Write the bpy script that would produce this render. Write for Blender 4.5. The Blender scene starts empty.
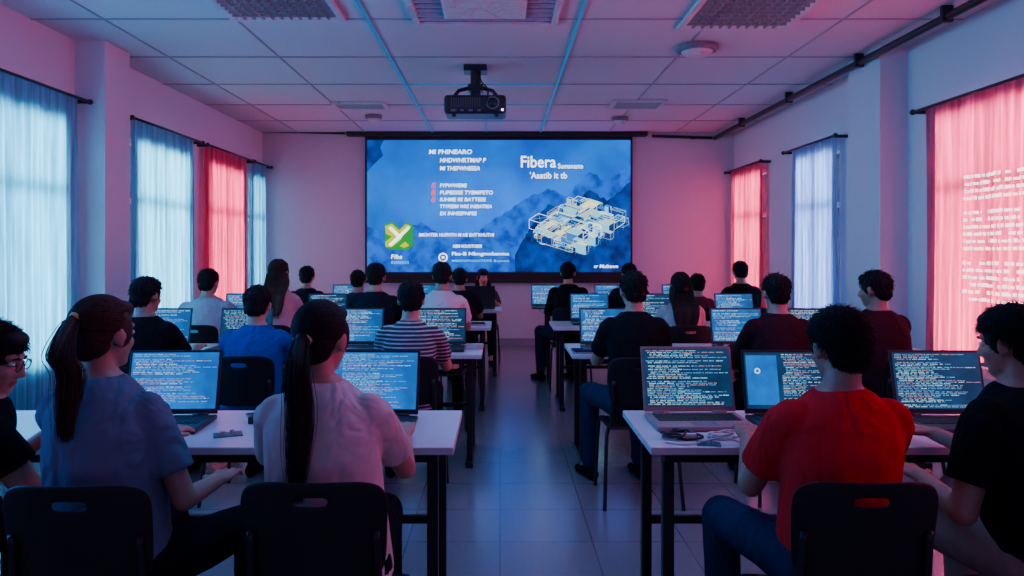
import bpy, bmesh, math, random
from mathutils import Vector, Matrix
random.seed(7)
SC=bpy.context.scene; C=SC.collection
F=740.0; CH=1.42; PI=math.pi
def P(u,v,d): return Vector(((u-500)*d/F, d, CH-(v-250)*d/F))
V=Vector
# ------------------------------------------------------------------ materials
def base_mat(name):
    m=bpy.data.materials.new(name); m.use_nodes=True
    nt=m.node_tree; b=nt.nodes['Principled BSDF']
    return m,nt,b
def mat(name,col,rough=.6,metal=0,bump=0,bscale=40,var=.12,stretch=(1,1,1),spec=.5):
    m,nt,b=base_mat(name)
    b.inputs['Roughness'].default_value=rough; b.inputs['Metallic'].default_value=metal
    b.inputs['Specular IOR Level'].default_value=spec
    tc=nt.nodes.new('ShaderNodeTexCoord'); mp=nt.nodes.new('ShaderNodeMapping')
    mp.inputs['Scale'].default_value=stretch
    n=nt.nodes.new('ShaderNodeTexNoise'); n.inputs['Scale'].default_value=bscale; n.inputs['Detail'].default_value=4
    nt.links.new(tc.outputs['Object'],mp.inputs[0]); nt.links.new(mp.outputs[0],n.inputs['Vector'])
    r=nt.nodes.new('ShaderNodeValToRGB')
    r.color_ramp.elements[0].position=.3; r.color_ramp.elements[1].position=.7
    r.color_ramp.elements[0].color=[c*(1-var) for c in col]+[1]
    r.color_ramp.elements[1].color=[min(1,c*(1+var)) for c in col]+[1]
    nt.links.new(n.outputs['Fac'],r.inputs[0]); nt.links.new(r.outputs[0],b.inputs['Base Color'])
    if bump:
        bp=nt.nodes.new('ShaderNodeBump'); bp.inputs['Strength'].default_value=bump; bp.inputs['Distance'].default_value=.01
        nt.links.new(n.outputs['Fac'],bp.inputs['Height']); nt.links.new(bp.outputs[0],b.inputs['Normal'])
    return m
def em(name,col,s=1.0):
    m,nt,b=base_mat(name)
    b.inputs['Base Color'].default_value=(0.01,0.01,0.012,1); b.inputs['Roughness'].default_value=.6; b.inputs['Specular IOR Level'].default_value=.1
    b.inputs['Emission Color'].default_value=(*col,1); b.inputs['Emission Strength'].default_value=s
    return m
def em_noise(name,c0,c1,s,scale,rough=.6,detail=5,lo=.35,hi=.65):
    m,nt,b=base_mat(name)
    tc=nt.nodes.new('ShaderNodeTexCoord'); n=nt.nodes.new('ShaderNodeTexNoise')
    n.inputs['Scale'].default_value=scale; n.inputs['Detail'].default_value=detail
    r=nt.nodes.new('ShaderNodeValToRGB'); r.color_ramp.elements[0].position=lo; r.color_ramp.elements[1].position=hi
    r.color_ramp.elements[0].color=(*c0,1); r.color_ramp.elements[1].color=(*c1,1)
    nt.links.new(tc.outputs['Object'],n.inputs['Vector']); nt.links.new(n.outputs['Fac'],r.inputs[0])
    nt.links.new(r.outputs[0],b.inputs['Emission Color']); b.inputs['Emission Strength'].default_value=s
    b.inputs['Base Color'].default_value=(.01,.01,.012,1); b.inputs['Roughness'].default_value=rough; b.inputs['Specular IOR Level'].default_value=.12
    return m
def curtain_mat(name,col):
    m=bpy.data.materials.new(name); m.use_nodes=True; nt=m.node_tree
    for n in list(nt.nodes): nt.nodes.remove(n)
    o=nt.nodes.new('ShaderNodeOutputMaterial'); mx=nt.nodes.new('ShaderNodeMixShader'); mx.inputs[0].default_value=.3
    t=nt.nodes.new('ShaderNodeBsdfTranslucent'); d=nt.nodes.new('ShaderNodeBsdfDiffuse')
    tc=nt.nodes.new('ShaderNodeTexCoord'); mp=nt.nodes.new('ShaderNodeMapping'); mp.inputs['Scale'].default_value=(1,1,.05)
    n=nt.nodes.new('ShaderNodeTexNoise'); n.inputs['Scale'].default_value=30; n.inputs['Detail'].default_value=4
    r=nt.nodes.new('ShaderNodeValToRGB'); r.color_ramp.elements[0].position=.34; r.color_ramp.elements[1].position=.66
    r.color_ramp.elements[0].color=[c*.55 for c in col]+[1]; r.color_ramp.elements[1].color=(*col,1)
    nt.links.new(tc.outputs['Object'],mp.inputs[0]); nt.links.new(mp.outputs[0],n.inputs['Vector']); nt.links.new(n.outputs['Fac'],r.inputs[0])
    nt.links.new(r.outputs[0],t.inputs[0]); nt.links.new(r.outputs[0],d.inputs[0])
    nt.links.new(t.outputs[0],mx.inputs[1]); nt.links.new(d.outputs[0],mx.inputs[2])
    m2=nt.nodes.new('ShaderNodeMixShader'); m2.inputs[0].default_value=.18; tr=nt.nodes.new('ShaderNodeBsdfTransparent'); tr.inputs[0].default_value=(*col,1)
    nt.links.new(mx.outputs[0],m2.inputs[1]); nt.links.new(tr.outputs[0],m2.inputs[2]); nt.links.new(m2.outputs[0],o.inputs[0])
    return m
M={}
M['wall']=mat('wall_paint',(.56,.55,.61),.75,bump=.05,bscale=60,var=.03)
M['ceil']=mat('ceiling_tile',(.51,.48,.53),.8,bump=.08,bscale=90,var=.06)
M['ceilbar_glow']=em('ceiling_bar_glow',(.03,.27,.75),.5)  # blue screen light caught on the bars, painted in as weak emission
M['trim']=mat('trim_paint',(.28,.26,.32),.5,var=.04)
M['top']=mat('laminate',(.58,.55,.58),.32,var=.03,bscale=6)
M['blackmetal']=mat('black_metal',(.010,.010,.012),.4,.3)
M['plastic']=mat('black_plastic',(.005,.005,.006),.55,bump=.06,bscale=200,spec=.3)
M['lapgrey']=mat('laptop_grey',(.30,.20,.21),.4,.2)
M['lapdark']=mat('laptop_dark',(.015,.015,.018),.4)
M['key']=mat('keys',(.01,.01,.012),.5)
M['white']=mat('white_plastic',(.7,.68,.72),.5,var=.03)
M['dark']=mat('dark_void',(.01,.01,.012),.7)
M['grille']=mat('grille_grey',(.4,.38,.42),.5)
M['rim']=mat('rim_grey',(.16,.14,.18),.5)
M['slot']=mat('slot_grey',(.07,.06,.08),.5)
M['projector']=mat('projector_black',(.015,.013,.018),.4)
M['lens']=mat('lens_glass',(.02,.03,.06),.1)
M['rod']=mat('rod_black',(.008,.008,.010),.4)
M['skin']=mat('skin',(.38,.20,.14),.5,bump=.05,bscale=120,var=.08)
M['skin2']=mat('skin_tan',(.30,.15,.10),.5,bump=.05,bscale=120,var=.08)
M['lip']=mat('lip',(.28,.09,.07),.45)
M['eyewhite']=mat('eye_white',(.7,.68,.67),.25)
M['iris']=mat('iris',(.01,.007,.005),.15)
M['hair']=mat('black_hair',(.010,.008,.008),.7,bump=.15,bscale=110,stretch=(3,3,.35),var=.4,spec=.22)
M['hairbrown']=mat('brown_hair',(.038,.017,.011),.7,bump=.15,bscale=110,stretch=(3,3,.35),var=.4,spec=.22)
def cloth(n,c):
    m,nt,b=base_mat('cloth_'+n); b.inputs['Base Color'].default_value=(*c,1); b.inputs['Roughness'].default_value=.95; b.inputs['Specular IOR Level'].default_value=.06
    cloth_bump(nt,b); return m
def cloth_bump(nt,b):
    tc=nt.nodes.new('ShaderNodeTexCoord'); mp=nt.nodes.new('ShaderNodeMapping'); mp.inputs['Scale'].default_value=(1.5,1.5,.75); mp.inputs['Rotation'].default_value=(.1,.6,.1)
    n=nt.nodes.new('ShaderNodeTexNoise'); n.inputs['Scale'].default_value=5.5; n.inputs['Detail'].default_value=2.0; n.inputs['Distortion'].default_value=.9
    w=nt.nodes.new('ShaderNodeTexNoise'); w.inputs['Scale'].default_value=450
    ad=nt.nodes.new('ShaderNodeMath'); ad.operation='MULTIPLY_ADD'; ad.inputs[1].default_value=.012
    bp=nt.nodes.new('ShaderNodeBump'); bp.inputs['Strength'].default_value=.7; bp.inputs['Distance'].default_value=.06
    nt.links.new(tc.outputs['Object'],mp.inputs[0]); nt.links.new(mp.outputs[0],n.inputs['Vector']); nt.links.new(tc.outputs['Object'],w.inputs['Vector'])
    nt.links.new(w.outputs['Fac'],ad.inputs[0]); nt.links.new(n.outputs['Fac'],ad.inputs[2]); nt.links.new(ad.outputs[0],bp.inputs['Height']); nt.links.new(bp.outputs[0],b.inputs['Normal'])
for n,c in dict(bluegrey=(.115,.145,.225),offwhite=(.50,.45,.43),red=(.55,.013,.020),black=(.007,.007,.009),royal=(.014,.05,.26),lightgrey=(.36,.36,.41),pink=(.42,.27,.30),
    charcoal=(.011,.012,.02),white=(.55,.52,.54),maroon=(.04,.008,.013),olive=(.05,.058,.035),navy=(.015,.02,.05),jeans=(.013,.022,.058),khaki=(.24,.19,.16),darkpants=(.007,.007,.011),wine=(.13,.014,.028)).items():
    M[n]=cloth(n,c)
def stripe_mat():
    m,nt,b=base_mat('cloth_striped'); b.inputs['Roughness'].default_value=.9
    tc=nt.nodes.new('ShaderNodeTexCoord'); s=nt.nodes.new('ShaderNodeSeparateXYZ'); nt.links.new(tc.outputs['Object'],s.inputs[0])
    a=nt.nodes.new('ShaderNodeMath'); a.operation='MULTIPLY'; a.inputs[1].default_value=44
    f=nt.nodes.new('ShaderNodeMath'); f.operation='FRACT'; r=nt.nodes.new('ShaderNodeValToRGB'); r.color_ramp.interpolation='CONSTANT'
    r.color_ramp.elements[0].color=(.02,.02,.03,1); r.color_ramp.elements[1].position=.62; r.color_ramp.elements[1].color=(.36,.33,.36,1)
    nt.links.new(s.outputs[2],a.inputs[0]); nt.links.new(a.outputs[0],f.inputs[0]); nt.links.new(f.outputs[0],r.inputs[0]); nt.links.new(r.outputs[0],b.inputs['Base Color']); cloth_bump(nt,b)
    return m
M['striped']=stripe_mat()
def floor_mat():
    m,nt,b=base_mat('vinyl_floor'); b.inputs['Roughness'].default_value=.27; b.inputs['Specular IOR Level'].default_value=.95
    b.inputs['Coat Weight'].default_value=.6; b.inputs['Coat Roughness'].default_value=.18
    tc=nt.nodes.new('ShaderNodeTexCoord'); br=nt.nodes.new('ShaderNodeTexBrick')
    br.offset=0; br.inputs['Scale'].default_value=1; br.inputs['Brick Width'].default_value=.45; br.inputs['Row Height'].default_value=.45
    br.inputs['Mortar Size'].default_value=.004; br.inputs['Color1'].default_value=(.23,.24,.26,1); br.inputs['Color2'].default_value=(.25,.258,.278,1); br.inputs['Mortar'].default_value=(.14,.148,.165,1)
    n=nt.nodes.new('ShaderNodeTexNoise'); n.inputs['Scale'].default_value=70; n.inputs['Detail'].default_value=6; n.inputs['Roughness'].default_value=.75
    mx=nt.nodes.new('ShaderNodeMixRGB'); mx.blend_type='MULTIPLY'; mx.inputs[0].default_value=.5
    nt.links.new(tc.outputs['Object'],br.inputs['Vector']); nt.links.new(tc.outputs['Object'],n.inputs['Vector'])
    nt.links.new(br.outputs['Color'],mx.inputs[1]); nt.links.new(n.outputs['Fac'],mx.inputs[2]); nt.links.new(mx.outputs[0],b.inputs['Base Color'])
    return m
M['floor']=floor_mat()
def pane_mat():
    m=bpy.data.materials.new('window_pane'); m.use_nodes=True; nt=m.node_tree
    for n in list(nt.nodes): nt.nodes.remove(n)
    o=nt.nodes.new('ShaderNodeOutputMaterial'); mx=nt.nodes.new('ShaderNodeMixShader'); mx.inputs[0].default_value=.1
    t=nt.nodes.new('ShaderNodeBsdfTransparent'); g=nt.nodes.new('ShaderNodeBsdfGlossy'); g.inputs['Roughness'].default_value=.05
    nt.links.new(t.outputs[0],mx.inputs[1]); nt.links.new(g.outputs[0],mx.inputs[2]); nt.links.new(mx.outputs[0],o.inputs[0]); return m
M['pane']=pane_mat()
M['cblue']=curtain_mat('curtain_blue',(.36,.80,.97)); M['cpale']=curtain_mat('curtain_pale',(.55,.68,.98)); M['cpink']=curtain_mat('curtain_pink',(1,.25,.42))
def slide_mat():
    m=em_noise('slide_blue',(.0,.085,.62),(.0,.22,1.0),1.6,1.1,detail=7,lo=.3,hi=.72); nt=m.node_tree; b=nt.nodes['Principled BSDF']
    tc=nt.nodes.new('ShaderNodeTexCoord'); mp=nt.nodes.new('ShaderNodeMapping'); c=P(515,222,10.97); sx,sz=2.1,1.0
    mp.inputs['Location'].default_value=(-c.x/sx,0,-c.z/sz); mp.inputs['Scale'].default_value=(1/sx,0,1/sz)
    g=nt.nodes.new('ShaderNodeTexGradient'); g.gradient_type='SPHERICAL'; ma=nt.nodes.new('ShaderNodeMath'); ma.operation='MULTIPLY_ADD'; ma.inputs[1].default_value=.9; ma.inputs[2].default_value=1.15
    nt.links.new(tc.outputs['Object'],mp.inputs[0]); nt.links.new(mp.outputs[0],g.inputs[0]); nt.links.new(g.outputs['Fac'],ma.inputs[0]); nt.links.new(ma.outputs[0],b.inputs['Emission Strength']); return m
M['slide']=slide_mat()
M['mount']=em_noise('slide_dark',(.0,.012,.12),(.0,.07,.50),1.25,4.5,detail=12,lo=.38,hi=.70); M['mount2']=em_noise('slide_mid',(.0,.05,.44),(.0,.15,.86),1.35,6,detail=12)
M['ewhite']=em('slide_white',(.85,.95,1),2.8); M['ecyan']=em('slide_cyan',(.16,.66,1),1.6); M['eyel']=em('slide_yellow',(.95,.88,.42),1.6)
M['esteel']=em('slide_steel',(.02,.22,.70),1.3); M['edeep']=em('slide_deep',(.0,.04,.30),1.0); M['epale']=em('slide_pale',(.55,.78,.85),1.2)
M['ered']=em('slide_red',(1,.02,.02),2.2); M['egreen']=em('slide_green',(.005,.36,.04),1.2); M['elime']=em('slide_lime',(.62,.66,.008),1.3)
M['disp']=em_noise('display_dark',(.004,.036,.105),(.008,.06,.17),1.0,12,.4); M['dispblue']=em_noise('display_blue',(.003,.08,.30),(.008,.14,.48),1.3,10,.4); M['dispbright']=em_noise('display_bright',(.003,.10,.44),(.006,.17,.66),1.3,10,.4)
M['tx1']=em('code_pale',(.5,.78,.95),1.5); M['tx2']=em('code_cyan',(.2,.6,.8),1.4); M['tx3']=em('code_rose',(.6,.35,.42),1.2); M['tx4']=em('code_blue',(.12,.4,.85),1.4)
M['txproj']=em('projected_text',(1,.74,.82),3.8)  # text projected onto the curtain, light put in as emissive strokes
M['led']=em('led',(.3,.6,1),6)
# ------------------------------------------------------------------ helpers
def emp(name,label,cat,loc=(0,0,0),rz=0,group=None):
    o=bpy.data.objects.new(name,None); C.objects.link(o); o.location=loc; o.rotation_euler=(0,0,rz); o.empty_display_size=.1
    o['label']=label; o['category']=cat
    if group: o['group']=group
    return o
def tag(o,label,cat,group=None):
    o['label']=label; o['category']=cat
    if group: o['group']=group
    return o
def obj(name,bm,mats,parent=None,smooth=False,bevel=0,sub=0,loc=None):
    me=bpy.data.meshes.new(name); bmesh.ops.recalc_face_normals(bm,faces=bm.faces[:]); bm.to_mesh(me); bm.free()
    if not isinstance(mats,(list,tuple)): mats=[mats]
    for m in mats: me.materials.append(m)
    if smooth:
        for p in me.polygons: p.use_smooth=True
    o=bpy.data.objects.new(name,me); C.objects.link(o)
    if parent: o.parent=parent
    if loc: o.location=loc
    if bevel:
        b=o.modifiers.new('bevel','BEVEL'); b.width=bevel; b.segments=2; b.limit_method='ANGLE'
    if sub:
        s=o.modifiers.new('sub','SUBSURF'); s.levels=sub; s.render_levels=sub
    return o
def struct(name,bm,m,parent=None,bevel=0):
    o=obj(name,bm,m,parent,bevel=bevel)
    if not parent: o['kind']='structure'
    return o
def box(bm,c,s,mi=0,R=None):
    M4=Matrix.Translation(c)
    if R: M4=M4@R.to_4x4()
    r=bmesh.ops.create_cube(bm,size=1,matrix=M4@Matrix.Diagonal((*s,1)))
    for f in {f for v in r['verts'] for f in v.link_faces}: f.material_index=mi
def box2(bm,a,b,mi=0):
    a=V(a);b=V(b); box(bm,(a+b)/2,[abs(x) for x in (b-a)],mi)
def ell(bm,c,r,R=None,seg=18,rings=12,mi=0):
    M4=Matrix.Translation(c)
    if R: M4=M4@R.to_4x4()
    q=bmesh.ops.create_uvsphere(bm,u_segments=seg,v_segments=rings,radius=1,matrix=M4@Matrix.Diagonal((*r,1)))
    if mi:
        for f in {f for v in q['verts'] for f in v.link_faces}: f.material_index=mi
def loft(bm,rings,mi=0):
    vs=[[bm.verts.new(p) for p in r] for r in rings]; n=len(vs[0])
    for a,b in zip(vs,vs[1:]):
        for i in range(n):
            f=bm.faces.new((a[i],a[(i+1)%n],b[(i+1)%n],b[i])); f.material_index=mi
    for r in (vs[0],vs[-1]):
        f=bm.faces.new(r); f.material_index=mi
def frame(d):
    d=d.normalized(); a=V((0,0,1)) if abs(d.z)<.9 else V((1,0,0))
    u=d.cross(a).normalized(); return u,d.cross(u).normalized()
def cap(bm,p0,p1,r0,r1,seg=14,flat=False):
    p0=V(p0);p1=V(p1); d=(p1-p0).normalized(); u,v=frame(d); rs=[]
    ring=lambda c,r:[c+(u*math.cos(2*PI*i/seg)+v*math.sin(2*PI*i/seg))*r for i in range(seg)]
    A=(0,) if flat else (-80,-55,-28,0); B=(0,) if flat else (0,28,55,80)
    for t in A: t=math.radians(t); rs.append(ring(p0+d*r0*math.sin(t),r0*math.cos(t)))
    for t in B: t=math.radians(t); rs.append(ring(p1+d*r1*math.sin(t),r1*math.cos(t)))
    loft(bm,rs)
def tube(bm,pts,r,seg=8,mi=0):
    pts=[V(p) for p in pts]; n=len(pts); rr=r if isinstance(r,(list,tuple)) else [r]*n; rs=[]; pu=None
    for i,p in enumerate(pts):
        d=(pts[min(i+1,n-1)]-pts[max(i-1,0)]).normalized()
        if pu is None: u,_=frame(d)
        else:
            u=pu-d*pu.dot(d); u.normalize()
        pu=u; v=d.cross(u)
        rs.append([p+(u*math.cos(2*PI*k/seg)+v*math.sin(2*PI*k/seg))*rr[i] for k in range(seg)])
    loft(bm,rs,mi)
def cyl(bm,p0,p1,r,seg=24,mi=0): tube(bm,[p0,p1],r,seg,mi)
def bez(pts,n=12):   # catmull-rom
    pts=[V(p) for p in pts]; q=[pts[0]*2-pts[1]]+pts+[pts[-1]*2-pts[-2]]; out=[]
    for i in range(1,len(q)-2):
        for k in range(n):
            t=k/n; a,b,c,d=q[i-1],q[i],q[i+1],q[i+2]
            out.append(.5*((2*b)+(c-a)*t+(2*a-5*b+4*c-d)*t*t+(3*b-a-3*c+d)*t**3))
    out.append(pts[-1]); return out
TEX=[]
for i in range(3):
    t=bpy.data.textures.new('fold%d'%i,'CLOUDS'); t.noise_scale=(.12,.14,.16)[i]; t.noise_depth=1; t.noise_type='SOFT_NOISE'; TEX.append(t)
def remeshed(bm,vox,it,disp=0,ti=0):
    me=bpy.data.meshes.new('t'); bmesh.ops.recalc_face_normals(bm,faces=bm.faces[:]); bm.to_mesh(me); bm.free(); o=bpy.data.objects.new('t',me); C.objects.link(o)
    r=o.modifiers.new('r','REMESH'); r.mode='VOXEL'; r.voxel_size=vox
    s=o.modifiers.new('s','SMOOTH'); s.iterations=it; s.factor=.5
    if disp:
        d=o.modifiers.new('d','DISPLACE'); d.texture=TEX[ti%3]; d.strength=disp; d.mid_level=.5; d.texture_coords='LOCAL'
    dg=bpy.context.evaluated_depsgraph_get(); dg.update()
    m2=bpy.data.meshes.new_from_object(o.evaluated_get(dg))
    bpy.data.objects.remove(o); bpy.data.meshes.remove(me); m2.materials.clear()
    for p in m2.polygons: p.use_smooth=True
    return m2
def mobj(name,me,mats,parent):
    me.name=name
    for m in mats: me.materials.append(m)
    o=bpy.data.objects.new(name,me); C.objects.link(o); o.parent=parent; return o
def copy_tree(o,parent=None):
    c=o.copy(); C.objects.link(c)
    if parent: c.parent=parent
    for ch in [x for x in o.children]: copy_tree(ch,c)
    return c
# ------------------------------------------------------------------ room
XL,XR,YF,ZC=-3.55,3.5,11.06,3.17
YB=-2.2
bm=bmesh.new(); box2(bm,(XL-.2,YB,-.1),(XR+.2,YF+.2,0)); struct('floor',bm,M['floor'])
bm=bmesh.new(); box2(bm,(XL-.2,YB,ZC),(XR+.2,YF+.2,ZC+.1)); struct('ceiling',bm,M['ceil'])
bm=bmesh.new(); box2(bm,(XL-.2,YF,0),(XR+.2,YF+.15,ZC)); struct('wall_front',bm,M['wall'])
LW=[(4.5,5.98),(7.1,8.3),(8.85,10.05),(10.42,10.95)]; RW=[(4.5,5.87),(7.62,8.6),(9.72,10.9)]
ZS,ZT=.5,2.5
def side_wall(name,xa,xb,wins):
    bm=bmesh.new(); y=YB
    for a,b in wins:
        box2(bm,(xa,y,0),(xb,a,ZC)); box2(bm,(xa,a,0),(xb,b,ZS)); box2(bm,(xa,a,ZT),(xb,b,ZC)); y=b
    box2(bm,(xa,y,0),(xb,YF,ZC)); struct(name,bm,M['wall'])
side_wall('wall_left',XL-.15,XL,LW); side_wall('wall_right',XR,XR+.15,RW)
bm=bmesh.new(); box2(bm,(XL,6.18,0),(-3.3,6.6,ZC)); struct('trim_1',bm,M['wall'])
bm=bmesh.new(); box2(bm,(3.26,6.35,0),(XR,6.93,ZC)); struct('trim_2',bm,M['wall'])
bm=bmesh.new(); box2(bm,(XL,YF-.015,0),(XR,YF,.1)); struct('baseboard_front',bm,M['trim'])
bm=bmesh.new(); box2(bm,(XL,YB,0),(XL+.015,6.18,.1)); box2(bm,(XL,6.6,0),(XL+.015,YF-.015,.1)); struct('baseboard_left',bm,M['trim'])
bm=bmesh.new(); box2(bm,(XR-.015,YB,0),(XR,6.35,.1)); box2(bm,(XR-.015,6.93,0),(XR,YF-.015,.1)); struct('baseboard_right',bm,M['trim'])
bm=bmesh.new()
for x in (-3.0,-2.0,1.6,2.6): box2(bm,(x-.008,YB,ZC-.008),(x+.008,YF,ZC))
for i in range(-6,6): y=5.6+1.1*i; box2(bm,(XL,y-.009,ZC-.008),(XR,y+.009,ZC))
struct('trim_3',bm,M['trim'])
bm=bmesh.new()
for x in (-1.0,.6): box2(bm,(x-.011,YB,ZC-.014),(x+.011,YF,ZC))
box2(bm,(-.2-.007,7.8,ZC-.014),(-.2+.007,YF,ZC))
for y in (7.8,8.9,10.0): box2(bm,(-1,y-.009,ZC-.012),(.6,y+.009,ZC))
struct('trim_4',bm,M['ceilbar_glow'])
k=0
for side,wins in ((-1,LW),(1,RW)):
    for a,b in wins:
        k+=1; xw=XL-.08 if side<0 else XR+.08
        bm=bmesh.new(); box2(bm,(xw-.004,a+.03,ZS+.03),(xw+.004,b-.03,ZT-.03)); w=struct('window_%d'%k,bm,M['pane'])
        bm=bmesh.new(); h=.024
        for y in (a+h,b-h,(a+b)/2): box2(bm,(xw-.03,y-h,ZS),(xw+.03,y+h,ZT))
        for z in (ZS+h,ZT-h,ZS+1.4): box2(bm,(xw-.029,a,z-h),(xw+.029,b,z+h))
        obj('window_frame',bm,M['white'],w)
# curtains
def curtain(side,y0,y1,z0,z1,m,label,rlabel,text=False,group='sheer curtains on the side walls'):
    xw=XL if side<0 else XR; ph=random.random()*6; zr=z1+.02; z1=z1+.045
    def cx(y,z):
        t=(z-z0)/(z1-z0); a=.013+.017*(1-t); return xw-side*(.075+a*math.sin(y*70+ph+2.8*math.sin(y*4.3+ph)+.6*math.sin(z*2+y*3))+.015*math.sin(y*19+ph*2))
    bm=bmesh.new(); ny=int((y1-y0)*120); nz=16; g=[]
    for i in range(ny+1):
        y=y0+(y1-y0)*i/ny; g.append([bm.verts.new((cx(y,z0+(z1-z0)*j/nz),y,z0+(z1-z0)*j/nz)) for j in range(nz+1)])
    for i in range(ny):
        for j in range(nz): bm.faces.new((g[i][j],g[i+1][j],g[i+1][j+1],g[i][j+1]))
    t=emp('curtain',label,'curtain',(0,0,0),0,group)
    obj('panel',bm,m,t,smooth=True)
    if text:
        R=random.Random(3)
        for r in range(18):
            z=1.94-r*.052; y=5.44-R.random()*.05; bm=bmesh.new()
            if r in (4,11): bm.free(); continue
            while y>4.70-(R.random()*.1):
                w=.008+.013*R.random(); yy=y-w
                if R.random()<.88:
                    h=.016+.009*R.random(); q=[bm.verts.new((cx(a,zz)-side*.006,a,zz)) for a,zz in ((y,z),(yy,z),(yy,z+h),(y,z+h))]; bm.faces.new(q)
                y=yy-.005
            obj('projected_line',bm,M['txproj'],t)
    rd=emp('curtain_rod',rlabel,'curtain rod',(0,0,0),0,'curtain rods')
    xr=xw-side*.142
    bm=bmesh.new(); cyl(bm,(xr,y0-.08,zr),(xr,y1+.06,zr),.012,10); obj('rod',bm,M['rod'],rd,True)
    for y in (y0-.09,y1+.07):
        bm=bmesh.new(); ell(bm,(xr,y,zr),(.024,.024,.024)); obj('finial',bm,M['rod'],rd,True)
    for y in (y0-.05,y1+.035):
        bm=bmesh.new(); box2(bm,(xw,y-.01,zr-.02),(xr,y+.01,zr+.01)); obj('bracket',bm,M['rod'],rd)
curtain(-1,4.45,6.08,.06,2.63,M['cblue'],'pale blue sheer curtain nearest the camera on the left wall','black rod holding the blue curtain before the left pillar')
curtain(-1,6.95,8.42,.1,2.63,M['cblue'],'pale blue sheer curtain just past the left pillar','black rod above the blue curtain past the left pillar')
curtain(-1,8.72,10.15,.1,2.63,M['cpink'],'glowing pink curtain between two blue curtains on the left wall','black rod above the pink curtain on the left wall')
curtain(-1,10.38,10.96,.1,2.63,M['cblue'],'narrow blue curtain in the far left corner by the front wall','short black rod above the corner blue curtain')
curtain(1,4.3,5.95,.62,2.52,M['cpink'],'glowing pink curtain with projected white text lines on the right','black rod above the pink curtain bearing projected white text',True)
curtain(1,7.5,8.7,.4,2.55,M['cpale'],'pale lavender curtain behind the right pillar','black rod above the lavender curtain past the right pillar')
curtain(1,9.62,10.95,.4,2.55,M['cpink'],'glowing pink curtain in the far right corner by the front wall','black rod above the far right pink curtain')
# ------------------------------------------------------------------ projection screen
DS=10.97
scr=emp('projection_screen','large projection screen showing a blue slide on the front wall','projection screen',(0,0,0))
def poly(bm,pts,d,mi=0):
    f=bm.faces.new([bm.verts.new(P(u,v,d)) for u,v in pts]); f.material_index=mi
def pbox(bm,u0,v0,u1,v1,d0,d1,mi=0):
    a=P(u0,v0,d0); b=P(u1,v1,d0); box2(bm,(a.x,d0,b.z),(b.x,d1,a.z),mi)
bm=bmesh.new(); pbox(bm,365,136,632.5,281,DS+.005,DS+.02); obj('fabric',bm,M['dark'],scr)
bm=bmesh.new(); pbox(bm,346,129,648,135.5,DS-.06,YF); obj('casing',bm,M['rod'],scr,bevel=.01)
bm=bmesh.new(); pbox(bm,364,280,634,283,DS-.015,DS+.03); obj('weight_bar',bm,M['rod'],scr)
bm=bmesh.new(); poly(bm,[(367,140),(630.5,140),(630.5,272),(367,272)],DS); img=obj('slide_image',bm,M['slide'],scr)
bm=bmesh.new(); RM=random.Random(4)
def ridge(pts,d,mi,j=1.8):
    out=[]
    for (a,b) in zip(pts,pts[1:]):
        n=max(2,int(abs(b[0]-a[0])/3))
        for i in range(n): t=i/n; out.append((a[0]+(b[0]-a[0])*t,a[1]+(b[1]-a[1])*t+(RM.uniform(-j,j) if 0<i else 0)))
    out.append(pts[-1]); poly(bm,out+[(pts[-1][0],272),(pts[0][0],272)],d,mi)
ridge([(480,230),(505,212),(528,198),(548,188),(566,196),(590,172),(607,182),(630.5,162)],DS-.0015,1)
ridge([(367,226),(392,236),(420,222),(450,241),(480,232),(515,250),(540,265)],DS-.002,1)
ridge([(515,255),(530,228),(548,204),(566,213),(590,190),(607,201),(630.5,182)],DS-.003,0)
poly(bm,[(367,172),(367,140),(384,140),(380,147),(383,156),(375,163)],DS-.003,0)
obj('slide_mountains',bm,[M['mount'],M['mount2']],img)
def stroke(bm,pts,w,d,mi):
    for (a,b) in zip(pts,pts[1:]):
        dx,dy=b[0]-a[0],b[1]-a[1]; l=math.hypot(dx,dy) or 1e-3; nx,ny=-dy/l*w/2,dx/l*w/2
        poly(bm,[(a[0]+nx,a[1]+ny),(b[0]+nx,b[1]+ny),(b[0]-nx,b[1]-ny),(a[0]-nx,a[1]-ny)],d,mi)
# isometric structure drawing
bm=bmesh.new(); R=random.Random(23)
def iso(x,y,z): return (577+(x*1.0-y*.80)*4.85,226+(x*.36+y*.62)*4.1-z*4.4)
def quad(x,y,w,l,z): return [iso(x,y,z),iso(x+w,y,z),iso(x+w,y+l,z),iso(x,y+l,z)]
poly(bm,quad(-6.0,-6.0,12,12,-.6),DS-.005,3)
dd=DS-.006
its=[]
for i in range(190): its.append((R.uniform(-6,4.8),R.uniform(-6,4.8)))
its.sort(key=lambda c:c[0]+c[1])
for x,y in its:
    dd-=.00005; w=min(6-x,R.choice((.5,.8,1.4,2.4,3.2))); l=min(6-y,R.choice((.5,.8,1.4,2.4,3))); z=R.choice((-.4,0,.5,1.0,1.7,2.5)); c=R.choice((0,1,1,4,5,2))
    rr=R.random(); q=quad(x,y,w,l,z); q2=quad(x,y,w,l,z-R.choice((.5,.9,1.4,2)))
    if rr<.6: poly(bm,q,dd,R.choice((2,2,5,5,1,3,4)))
    if rr<.5: poly(bm,[q[3],q[2],q2[2],q2[3]],dd,R.choice((2,3,2,1))); poly(bm,[q[2],q[1],q2[1],q2[2]],dd,3)
    dd-=.00005
    stroke(bm,q+[q[0]],R.choice((.25,.32,.42)),dd,c); stroke(bm,[q[3],q2[3],q2[2],q2[1],q[1]],.25,dd,c); stroke(bm,[q[2],q2[2]],.25,dd,c)
    if rr>.75: stroke(bm,[q[0],q[2]],.22,dd,1); stroke(bm,[q[1],q[3]],.22,dd,1)
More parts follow.
